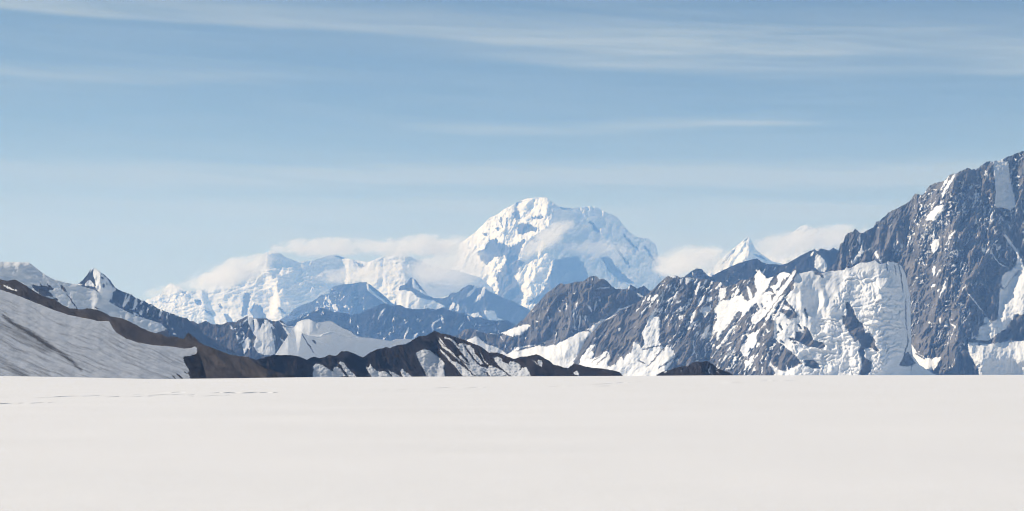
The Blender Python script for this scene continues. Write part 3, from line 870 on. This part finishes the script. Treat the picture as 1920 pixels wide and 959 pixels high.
# bright snow ribs low on the massif are left between the cliffs
mountain("snow_peak", "pointed far white peak rising between clouds, right of the great massif", 33000,
         "0 1315,530 F 260,595 320,520 400,450 480,370 560,310 640,240 700,185 720,210 780,330 830,370 900,420 960,460 1060,485 0 1500,520",
         mm("pointed_peak_snow", 33000, FA, FB), cot=0.9, jag=0.6, ribs=[(14, 30, 4.0, 3), (6, 12, 1.2, 2)], lean=-0.6, fine=(2.0, 0.6), all_snow=True, snowfine=(2.0, 8.0),
         rock=["w=3 F 560,340 480,420 430,480", "w=4 F 760,380 850,420 900,450", "w=2 F 700,210 650,250"], spurs=[(12, 30, 26, "0 1403,443 1405,470 1400,520")],
         gentle=[(0.9, "F 640,350 700,300 780,330 740,380 620,450 560,480")], soften=0.4, seed=121, ends=(0.9, 0.9))
mountain("snow_mountain", "most distant white summit just showing above the cloud beside the right peak", 40000,
         "0 1430,480 1470,448 F 1220,120 1270,80 1330,65 1370,90 0 1535,431 1580,440 1640,460",
         mm("last_summit_snow", 40000, FA, FB), cot=1.0, jag=0.5, ribs=[(20, 30, 4.0, 3)], fine=(2.0, 0.6), all_snow=True, snowfine=(2.0, 9.0), seed=127)

# ------------------------------------------------------------------ right hand mountains
mountain("hazy_ridge", "dark blue rock ridge behind the snow streaked mountain, right of centre", 13500,
         "0 1150,560 1165,545 k 800,275 830,240 850,240 920,280 960,270 1010,245 1050,280 1080,310 0 1240,550 F 0,640 60,590 100,560 150,535 210,545 250,590 290,620 340,600 400,570 490,525 550,500 620,470 700,450 770,430 810,430 850,470 900,485 980,490 1060,495 1120,480 o 760,175 860,120 940,80 1030,45 1100,45 1200,70 1250,30 1290,60 1330,75 0 1590,500",
         mm("right_hazy_rock", 13500, (0.022, 0.024, 0.027), (0.048, 0.044, 0.042)), cot=0.9, jag=0.8, ribs=[(14, 34, 4.0, 3), (5, 12, 1.0, 3)], lean=-0.4, fine=(2.0, 0.7),
         snow=["o 1040,120 1080,130 1130,180 1180,270 1140,345 1070,340 1010,290 1010,220", "w=6 o 1030,60 1060,50", "w=4 o 990,90 960,140", "w=4 o 1050,120 1010,230",
               "w=2 F 105,575 108,610", "w=2.5 F 220,560 225,580", "w=3 F 250,600 310,620", "w=2 o 105,235 110,260", "w=2.5 o 515,280 480,325", "w=2 o 290,170 295,200",
               "w=2 o 80,360", "w=2 o 215,370", "w=2.5 k 830,245 800,295", "w=2 F 500,545", "w=2 F 640,600", "w=2 F 475,660", "w=2 F 545,570", "w=5 o 270,330 310,380", "w=4 o 370,310 340,360"],
         spurs=[(8, 12, 12, "o 1060,50 1110,150 1170,330")], auto=[(0.85, 5, 4, 6, 470, 560, 1340, 1560)], seed=133, ends=(0.8, 0.8), wob=0.8, soften=0.5)

mountain("rock_mountain", "rounded grey brown rock mountain just right of centre, a snow saddle on its left flank", 10300,
         "0 800,650 h 560,250 620,190 700,180 780,200 860,235 1060,250 i 370,870 540,800 620,740 700,680 760,600 840,510 930,420 980,350 1060,300 1130,240 1180,215 1250,230 1340,205 k 60,215 140,195 230,195 290,140 360,115 400,130 440,165 490,155 550,200 600,260 640,285 740,290 800,290 870,320 950,350 1060,420 0 1240,600",
         mm("rock_mountain_rock", 10300, (0.100, 0.104, 0.109), (0.215, 0.198, 0.180)), cot=0.9, jag=0.9, ribs=[(26, 60, 8.5, 3), (11, 34, 3.6, 3), (5, 16, 1.2, 2)], lean=-0.30, fine=(2.2, 0.8),
         snow=["G 240,552 330,515 460,470 505,480 480,510 420,560 350,575 290,555",
               "G 320,715 390,660 520,640 620,655 700,640 780,600 830,575 900,535 1000,530 960,510 1080,430 1140,425 1080,460 1000,550 940,610 930,660 1000,720 1000,960 300,960 300,720",
               "w=3 G 905,390 905,450 890,530", "w=3 G 800,300 790,350", "w=3 G 850,350 855,420", "w=4 G 970,310 1000,370", "w=3.5 G 1040,290 1020,360", "w=4.5 G 945,400 950,440",
               "w=3 G 1050,180 1100,175 1150,170", "w=2 G 640,400 650,440", "w=3 G 540,440 560,455", "w=2 G 1000,260 985,290", "w=4 G 1140,430 1230,350 1330,320",
               "G 1355,195 1480,208 1420,250 1380,245", "w=2 G 1010,90 1000,120", "w=2.5 j 850,80 880,95", "w=2 j 1010,40 1020,20",
               "h 650,335 720,300 770,270 810,290 850,340 890,370 950,400 1030,410 1100,460 1180,510 1240,555 1240,900 800,900", "w=3 h 780,200 830,215 880,235", "w=2 h 930,240 1030,250",
               "w=2.5 j 400,280 430,330", "w=2 j 710,290 740,330", "w=2 j 465,400 470,430"] + streaks(46, (1000, 560, 1190, 690), -0.25, 5),
         rock=["w=2.5 j 600,470 740,430 860,400"], auto=[(0.85, 5, 5, 10, 560, 690, 960, 1200)],
         spurs=[(16, 40, 50, "0 1112,519 1090,560 1070,620 1060,670"), (12, 26, 30, "0 1052,533 1020,580 1000,640"), (10, 20, 40, "0 1160,545 1130,590")],
         gentle=[(1.2, "G 320,715 390,660 620,655 900,535 1080,430 940,610 930,960 300,960"), (1.3, "h 650,335 770,270 1240,555 1240,900 800,900"), (1.0, "G 240,552 460,470 505,480 350,575")],
         tone0=0.5, seed=141, ends=(0.8, 0.8), wob=1.1, soften=0.8)

SNOW_Q = [
    "0 1347,566 1370,560 1391,552 1397,561 1403,565 1412,558 1419,545 1415,530 1415,517 1424,505 1430,515 1438,522 1453,518 1446,527 1436,545 1420,565 1405,582 1394,594 1389,594 1391,585 1386,583 1375,597 1362,615 1350,630 1346,640 1342,636 1345,622 1340,618 1333,625 1338,612 1344,600 1345,590 1338,583",
    "n 1110,130 1090,170 1000,280 900,400 860,470 780,570 770,560 850,450 830,430 930,340 950,290 1010,200 1040,160",
    "w=4.5 n 1065,450 980,530 910,615", "w=3.5 n 1040,350 980,395", "w=5 n 820,390 800,410", "w=3 n 550,330 540,380 555,425", "w=2.5 n 700,430 700,500", "w=2.5 n 580,520 590,560",
    "w=4 n 600,220", "n 700,200 760,120 775,130 730,250 700,320 655,300 660,260", "w=3 n 480,200 570,100", "w=3 n 370,145",
    "p 540,0 490,50 430,110 370,190 310,270 260,350 270,430 240,510 190,500 150,570 90,595 50,530 70,460 150,400 130,330 230,300 330,240 380,160 430,60 470,0",
    "w=8 o 760,330 700,430 600,560 480,720 350,900 250,1000", "w=6 o 640,620 560,700 420,900 380,960", "w=5 o 620,700 540,880 480,959",
    "o 530,400 560,360 620,340 700,370 640,430 580,520 500,600 440,560 450,520 520,500 530,450", "w=7 o 270,710 400,620 560,600", "o 260,720 400,640 460,640 440,760 300,850 200,959 300,820",
    "p 200,110 260,40 330,0 430,0 330,80 250,150 215,210 195,160", "w=4 p 210,210 130,300", "p 240,580 215,690 160,740 115,800 105,660 170,650 190,610",
    "m 440,215 545,215 500,260 440,320", "w=4 m 410,230 380,300", "w=5.5 m 630,270 600,360 580,420", "w=5.5 m 720,240 690,290", "w=3.5 m 790,365 740,410",
    "w=4 m 860,215 820,255", "w=5 m 905,270 890,320 840,350", "m 890,345 970,345 960,450 930,490 870,520 860,480", "w=3.5 m 1060,410 1040,470", "w=6 m 1120,360 1080,460",
    "w=6 m 1245,330 1280,430 1280,480", "w=6 m 690,450 620,570", "w=4 m 640,450 600,570", "m 720,470 780,455 785,500 720,540", "m 660,600 785,555 780,600 720,700 690,740 660,640",
    "w=6 m 340,400 300,490", "w=5 m 280,470 200,530", "w=4 m 390,500 330,540", "w=5 m 500,530 440,630", "w=6 m 80,430 10,510", "w=3 m 220,290 220,340", "w=4 m 300,390 290,410",
    "w=5 m 570,640 540,720 520,790", "w=3 m 570,780 480,860", "w=2.5 m 300,650 280,690", "w=2.5 m 260,640", "w=3 m 160,300 150,320", "w=5 m 240,190 310,200", "w=3 m 120,370",
    "w=4 k 1310,240 1310,260", "w=5 k 1180,370 1100,440", "w=5 k 1090,370 1060,440", "w=3 k 1060,510 990,590 960,670", "w=2.5 k 900,770 880,790", "w=4 k 710,780 690,830",
    "w=2 k 820,650", "w=2 k 800,930", "w=2.5 k 1040,690", "w=4.5 k 480,700 560,660 690,570 790,520 870,480",
    "k 1190,515 1150,590 1140,650 1165,640 1215,650 1220,740 1200,959 1000,959 985,850 1050,720 1080,640 1100,600",
    "l 1100,0 1140,0 1130,50 1160,25 1215,35 1215,100 1200,200 1190,260 1200,340 1240,400 1250,440 1260,470 1310,410 1340,415 n 240,405 300,480 310,520 300,580 220,700 160,740 80,780 0 1231,720 1090,720 l 180,650 190,570 250,480 330,400 400,365 380,410 350,470 380,510 330,570 430,540 500,480 550,470 570,520 580,560 540,620 550,670 640,640 680,570 730,540 740,580 800,500 850,480 880,350 940,350 970,430 1000,400 1010,330 990,280 990,230 1020,180 1060,90 1090,20",
    "l 110,580 150,520 165,530 120,585", "w=4 p 400,260 410,310", "w=3 p 355,310 360,345", "w=3 p 320,350", "w=3 p 320,680 325,700", "w=3.5 p 345,740 330,820", "w=4 p 30,600", "w=3.5 p 85,390",
    "w=5 o 20,560 40,600", "w=3.5 o 30,540", "w=3 o 135,400 100,450", "w=4.5 o 150,530 180,630", "l 0,700 0,600 60,540 130,470 110,620 0,760",
]
ROCK_Q = [
    "w=1.8 0 1699,560 1698,590 1700,620", "w=1.6 0 1684,492 1690,520 1693,545", "w=1.3 0 1676,494 1680,515", "w=1.4 0 1662,492 1664,508", "w=2.4 0 1704,640 1698,655 1694,672",
    "p 600,0 720,20 800,90 750,110 680,130 640,80 560,30", "p 870,210 920,240 1000,400 1130,440 1145,480 1100,510 1000,490 900,480 850,440 760,400 700,400 680,370 760,380 780,290 880,300",
    "p 880,660 1000,650 1050,690 1085,770 980,760 900,730",
    "r 310,390 340,390 400,460 430,530 460,620 520,660 550,720 560,790 610,790 680,870 s 280,330 280,400 330,460 310,480 240,430 130,430 150,560 230,600 240,700 190,775 70,770 110,680 110,560 60,470 100,400 60,330 r 440,900 360,780 280,660 270,570 330,560 320,470",
    "s 700,470 800,620 790,640 680,670 580,650", "o 1000,340 1090,350 1130,420 1060,390 1020,370", "w=3 o 620,720 740,830 780,900", "w=3 o 690,560 640,600", "w=4 o 740,470 680,540 600,640",
    "w=4 o 620,440 570,540", "w=5 o 520,420 510,500", "w=4 o 450,560 480,610", "w=3.5 o 400,720", "w=3 o 330,740 340,790", "w=2 o 330,465", "w=3 p 290,110", "o 630,700 720,790 740,840 680,800 620,760",
    "w=4 p 560,200 600,260", "w=3 p 660,200", "w=3 p 510,310 560,300", "w=4 p 560,400 620,430", "w=4 p 740,430 790,440", "w=3 p 800,200 850,260", "w=3 o 880,820 920,940",
    "w=2 s 700,260 700,420", "w=2.5 l 1000,450 1100,420 1230,400", "w=2 l 1240,460 1120,600 1050,670", "w=4 l 960,600 1020,630", "w=1.8 n 60,540 170,430", "w=2.5 n 100,690 290,570",
    "w=1.6 l 340,610 430,550", "w=2 l 400,640 550,510",
]
SNOW_Q += streaks(90, (1215, 530, 1330, 690), -0.45, 8, (6, 20), (0.9, 2.4)) + streaks(60, (1330, 600, 1440, 700), -0.6, 9, (6, 26), (0.9, 2.4))
mountain("snow_mountain", "broad rock mountain streaked with diagonal snowfields and a tumbling icefall, right of centre", [(1000, 9000), (1330, 8950), (1490, 8560), (1770, 8560)],
         "0 1050,712 1060,690 1072,676 1085,663 1093,649 k 340,850 470,720 560,660 700,590 860,490 980,430 1060,350 1130,290 1200,220 1280,150 1330,115 m 300,180 390,210 430,205 540,210 620,225 700,235 760,240 830,265 900,270 960,325 o 0,500 60,450 140,440 240,390 300,310 330,345 400,425 500,400 560,360 620,340 700,370 740,310 770,285 780,370 850,360 960,330 1000,330 1060,350 1130,362 q 50,765 130,740 180,745 300,725 320,700 370,710 440,670 500,640 600,635 640,620 690,605 740,650 780,660 820,640 860,620 930,625 1000,655 0 1692,495 1698,512 1702,535 1707,560 1709,600 1707,640 1712,668 1724,684 1745,698 1765,708",
         mm("streaked_mountain_rock", 8700, (0.098, 0.101, 0.106), (0.218, 0.198, 0.180)), cot=0.9, jag=0.8, ribs=[(30, 80, 9, 3), (12, 40, 4.0, 3), (5, 22, 1.3, 2)], lean=-0.62, fine=(2.0, 0.9),
         snow=SNOW_Q, rock=ROCK_Q,
         icefall=["0 1493,512 1504,508 1520,504 1559,500 1600,492 1641,482 1660,486 1680,486 1694,505 1708,540 1712,570 1714,600 1712,640 1716,668 1735,690 1770,695 1770,725 1440,725 p 510,820 410,700 440,680 500,750 560,780 640,790 640,700 680,770 720,760 790,720 850,700 760,600 700,540 620,480 550,430 480,360 490,200 500,110 560,90 o 640,700 660,640 740,560 730,480 780,380"],
         serac=(15, 7, 0.7),
         bench=[(0.8, 38, 13, '0 1545,590 1600,600 1640,560 1690,560 1705,600 1700,660 1640,705 1500,705 1480,650 1530,600'), (0.5, 44, 20, '0 1590,510 1690,500 1700,570 1620,600 1550,580'), (0.22, 16, 6, '0 1545,590 1600,600 1640,560 1700,560 1705,620 1690,690 1530,705 1535,620')],
         dust=[(0.35, '0 1225,510 1440,510 1440,600 1380,660 1225,600')], auto=[(0.55, 5, 5, 14, 515, 600, 1235, 1420), (0.62, 5, 5, 20, 560, 700, 1340, 1480)],
         gentle=[(0.6, "0 1500,510 1540,512 1550,560 1530,600 1510,600 1495,560"), (0.8, "r 0,220 180,180 350,110 290,330 120,500 20,420"), (0.9, "r 560,150 740,40 960,120 1000,250 700,280 560,200"),
                 (-0.35, "q 250,750 690,610 740,780 500,930 350,900 150,830"), (-0.6, "o 900,560 1060,600 1140,850 1150,960 1000,940 900,740"),
                 (0.9, "l 180,650 550,470 740,580 880,480 1060,560 1310,410 n 310,520 160,740 0 1231,720 1090,720"), (0.45, "0 1347,566 1391,552 1450,518 1420,565 1350,630 1333,625 1345,590")],
         spurs=[(22, 60, 50, "0 1492,505 1480,540 1455,585 1440,640 1430,712"), (10, 24, 26, "0 1415,560 1385,620 1360,700"), (10, 26, 30, "0 1330,530 1305,600 1290,700"),
                (12, 30, 36, "0 1255,518 1235,560 1200,620 1170,690"), (9, 22, 22, "0 1585,560 1605,640 1620,700")],
         tone0=0.5, seed=151, ends=(3.0, 3.0), wob=1.2, soften=0.8, snowfine=(1.2, 11.0))

mountain("rock_mountain", "towering steep rock mountain with thin snow couloirs filling the right edge", [(1540, 9950), (1700, 10050), (1790, 9750), (1900, 9900), (2100, 9800)],
         "0 1535,530 1555,505 1568,490 q 225,470 240,400 280,380 310,290 340,255 400,240 435,205 490,245 550,250 610,210 670,185 700,115 750,100 800,50 t 70,640 130,580 230,530 320,480 370,410 440,420 500,340 560,310 640,290 690,235 740,225 770,210 860,170 890,190 960,170 1030,110 1080,115 1150,105 1200,75 1250,60 1300,40 1370,15 0 1990,262 2060,275 2140,330",
         mm("right_peak_rock", 10000, (0.105, 0.108, 0.113), (0.232, 0.216, 0.200)), cot=0.8, jag=1.3, ribs=[(38, 110, 12.0, 3), (15, 46, 7.5, 3), (6, 20, 3.0, 2)], lean=-0.30, fine=(2.2, 1.1),
         snow=["t 1085,110 1160,105 1225,110 1240,230 1270,380 1300,530 1240,560 1150,530 1120,540 1100,520 1110,400 1095,250",
               "t 650,510 640,570 600,600 570,650 600,700 540,660 460,650 500,590 570,520", "w=6 t 740,235 690,300 650,370 620,440", "w=4 t 680,250 610,370", "w=4 t 930,370 930,440 900,540",
               "t 510,880 560,830 590,820 590,900 540,970 520,910", "w=3.5 t 550,700 540,850", "w=3.5 t 750,740 690,800 660,880", "w=4 t 1085,580 1050,680", "w=3 t 320,790 330,850",
               "w=4 t 240,870 250,910", "w=5 t 1150,95 1210,72", "w=3 t 900,330 870,370", "w=3 t 1030,220 1035,270",
               "q 550,345 530,420 550,500 520,560 480,570 440,640 390,680 380,620 450,550 490,480 520,390", "w=3 q 495,300 490,420", "w=3 q 640,445 600,480", "w=5 q 710,460 700,520 735,590",
               "w=4 q 1030,390 1035,470", "w=3 q 1135,270 1145,360", "w=5 q 430,430", "w=4 q 260,560", "w=2 q 860,550 770,590",
               "w=2.5 u 180,270 210,370", "w=4 u 230,350", "w=5.5 u 320,370 310,480", "w=3.5 u 390,410 340,490", "w=5.5 u 450,560 440,630 380,735", "w=4 u 330,580 290,620",
               "w=3.5 u 640,410 630,500", "w=5 u 650,180", "w=8 u 895,170 905,200", "w=3 u 710,680 780,760 850,850 920,940", "w=3 u 980,200 1080,340 1200,400", "w=3 u 685,590 650,650",
               "u 1100,600 1110,480 1200,420 1260,380 1290,250 1250,180 1160,60 1120,0 1160,0 1290,180 1340,280 1370,360 1420,430 1300,430 1220,520 1150,630",
               "u 1320,425 1480,400 1480,1000 1060,1000 1080,700 1090,620 1160,630 1220,520",
               "v 1040,0 1050,130 1060,200 960,220 880,260 790,300 780,400 755,470 830,480 920,480 1000,400 1100,350 1160,300 1180,250 1250,150 1400,120 1400,0",
               "v 650,490 780,500 920,515 1100,490 1200,475 1700,470 1700,1000 800,1000 780,850 720,750 670,680 650,600",
               "s 700,370 740,370 830,500 950,560 1130,540 1080,660 1020,715 890,780 890,900 100,900 290,640 690,470", "v 350,230 380,205 395,250 400,300 370,290 350,300",
               "w=6 v 155,240", "w=3 v 180,260", "w=3 v 290,180 290,250", "w=2 v 440,190 460,210", "w=3.5 v 440,260 490,310", "w=3 v 630,195", "w=2.5 v 740,410 720,440", "v 860,160 930,200 940,240 850,250"] + streaks(170, (1660, 330, 1925, 480), -0.3, 21, (5, 20), (0.9, 2.3), ([1640, 1715, 1780, 1850, 1920], [420, 366, 330, 303, 283]))
         + streaks(90, (1600, 440, 1860, 660), -0.3, 22, (6, 30), (0.8, 2.0), ([1600, 1715], [500, 440])),
         rock=["v 930,480 1030,380 1090,400 1140,350 1180,320 1250,150 1400,130 1700,130 1700,465 1370,470 1200,470 1100,488 940,512", "w=3 s 800,500 900,560", "w=4 v 780,485 800,520",
               "w=2 t 460,655 580,665", "w=2 t 400,640 520,690"],
         dust=[(0.75, '0 1700,400 1760,330 1850,280 2100,240 2100,430 1900,450 1800,470 1700,470'), (0.35, '0 1600,430 1700,370 1900,300 2100,260 2100,600 1850,600 1700,560 1600,500')],
         auto=[(0.66, 5, 3.5, 8, 280, 470, 1700, 2100), (0.90, 5, 3.5, 12, 300, 620, 1640, 2100), (0.95, 5, 3.5, 20, 460, 680, 1590, 1900)],
         spurs=[(22, 26, 40, "0 1842,455 1825,520 1808,590 1800,640 1775,714"), (18, 24, 34, "0 1790,430 1768,510 1748,600 1738,700"), (16, 22, 28, "0 1735,420 1722,520 1712,560 1725,700"),
                (14, 20, 30, "0 1880,470 1868,540 1858,640"), (16, 18, 26, "0 1845,640 1840,714"), (18, 26, 26, "0 1797,325 1770,380 1740,430"), (16, 20, 30, "0 1858,305 1862,400 1868,460"),
                (12, 20, 24, "0 1690,395 1670,450 1655,500"), (10, 10, 16, "0 1603,432 1590,500")],
         gentle=[(1.6, "v 650,490 1700,470 1700,750 1000,720 720,750"), (1.0, "u 1320,425 1480,400 1480,1000 1060,1000"), (1.3, "s 480,610 800,640 950,600 1130,540 1020,715 890,790 230,790 290,680")],
         tone0=0.48, seed=163, ends=(0.9, 0.5), wob=1.2, soften=0.8, snowfine=(1.3, 9.0))

# ------------------------------------------------------------------ low cloud
def cloud(label, px, py, wx, wy, D, tilt=0.0, dens=0.0022, depth=None, seed=0.0, soft=0.55, ns=1.0):
    m = bpy.data.materials.new("cloud_vapour")
    m.use_nodes = True
    t = m.node_tree
    t.nodes.clear()
    q = G(t)
    out = q.new('ShaderNodeOutputMaterial')
    pv = q.new('ShaderNodeVolumePrincipled')
    pv.inputs['Color'].default_value = (1.0, 0.995, 0.985, 1)
    pv.inputs['Anisotropy'].default_value = 0.0
    tc = q.new('ShaderNodeTexCoord')
    ob = tc.outputs['Object']
    ln = q.new('ShaderNodeVectorMath', operation='LENGTH')
    q.put(ln.inputs[0], ob)
    asp = wx / wy
    n = q.noise(q.mapping(ob, (asp * 0.9 * ns, 1.6 * ns, 1.5 * ns), loc=(seed, seed * 1.7, 0)), 1.0, 7.0, 0.66, 0.5)
    r = q.m('ADD', ln.outputs['Value'], q.m('MULTIPLY', q.m('SUBTRACT', n, 0.5), 2.7))
    d = q.smooth(r, 0.92, 0.92 - soft)
    d = q.m('MULTIPLY', d, q.smooth(q.noise(q.mapping(ob, (asp * 2.6, 4.5, 4.0), loc=(seed * 2.1, 0, seed)), 1.0, 4.0, 0.65), 0.30, 0.62, 0.30, 1.45))
    d = q.m('MULTIPLY', d, q.smooth(ln.outputs['Value'], 1.0, 0.75))
    q.put(pv.inputs['Density'], q.m('MULTIPLY', d, dens * 1.35))
    q.l.new(pv.outputs[0], out.inputs['Volume'])
    me = bpy.data.meshes.new("cloud_bank")
    import bmesh
    bm = bmesh.new()
    bmesh.ops.create_icosphere(bm, subdivisions=3, radius=1.0)
    bm.to_mesh(me)
    bm.free()
    me.materials.append(m)
    o = bpy.data.objects.new("cloud_bank", me)
    S.collection.objects.link(o)
    mp = D / F
    ux, uz = ray(px, py)
    o.location = (ux * D, D, EYE[2] + uz * D)
    dp = depth if depth else min(wx, wy * 2.2)
    o.scale = (wx / 2 * mp, dp / 2 * mp, wy / 2 * mp)
    o.rotation_euler = (0, rad(tilt), 0)
    tag(o, label, "cloud", 'stuff', "clouds drifting round the far mountains")
    return o


cloud("white cloud bank leaning up against the left white peak", 432, 512, 210, 62, 31800, -16, 0.0030, seed=1.0)
cloud("thin cloud wisp capping the lowest white summit at far left", 312, 545, 120, 34, 32200, -14, 0.0012, seed=2.0)
cloud("long flat white cloud streaming off the left white peak's summit", 610, 464, 260, 46, 31800, -1, 0.0032, seed=3.5)
cloud("long cloud band joining the left range to the great massif", 790, 462, 270, 52, 32000, -3, 0.0030, seed=4.2)
cloud("low grey cloud resting on the pale blue mountain", 680, 514, 220, 44, 30800, -5, 0.0018, seed=5.0)
cloud("broad soft cloud at the left foot of the great massif", 840, 500, 190, 110, 33300, 0, 0.0011, seed=6.4)
cloud("diagonal plume of cloud across the middle of the massif", 1028, 446, 150, 46, 33400, -36, 0.0028, seed=7.3)
cloud("thin cloud veil across the right face of the massif", 1120, 466, 190, 40, 33400, 3, 0.0008, seed=8.1)
cloud("pale cloud filling the gap right of the massif", 1296, 490, 190, 74, 30500, -6, 0.0022, seed=9.2)
cloud("wide cloud bank behind the pointed peak, right", 1520, 452, 300, 62, 34800, -8, 0.0022, seed=10.6)
cloud("small wisp of cloud on the right shoulder of the pointed peak", 1448, 478, 130, 40, 33900, 14, 0.0012, seed=11.5)

# ------------------------------------------------------------------ air
hm = bpy.data.materials.new("haze_air")
hm.use_nodes = True
hm.node_tree.nodes.clear()
q = G(hm.node_tree)
out = q.new('ShaderNodeOutputMaterial')
pv = q.new('ShaderNodeVolumePrincipled')
pv.inputs['Color'].default_value = HAZE_C
pv.inputs['Absorption Color'].default_value = (1, 1, 1, 1)
pv.inputs['Density'].default_value = HAZE_D
pv.inputs['Anisotropy'].default_value = 0.0
q.l.new(pv.outputs[0], out.inputs['Volume'])
x0, x1, y0, y1, z0, z1 = -40000, 40000, -3000, 52000, -95, 4200
vs = [(x, y, z) for z in (z0, z1) for y in (y0, y1) for x in (x0, x1)]
fs = [(0, 2, 3, 1), (4, 5, 7, 6), (0, 1, 5, 4), (2, 6, 7, 3), (0, 4, 6, 2), (1, 3, 7, 5)]
me = bpy.data.meshes.new("haze")
me.from_pydata(vs, [], fs)
me.materials.append(hm)
hz = bpy.data.objects.new("haze", me)
S.collection.objects.link(hz)
tag(hz, "thin blue haze between the snowfield and the far mountains", "haze", 'stuff')
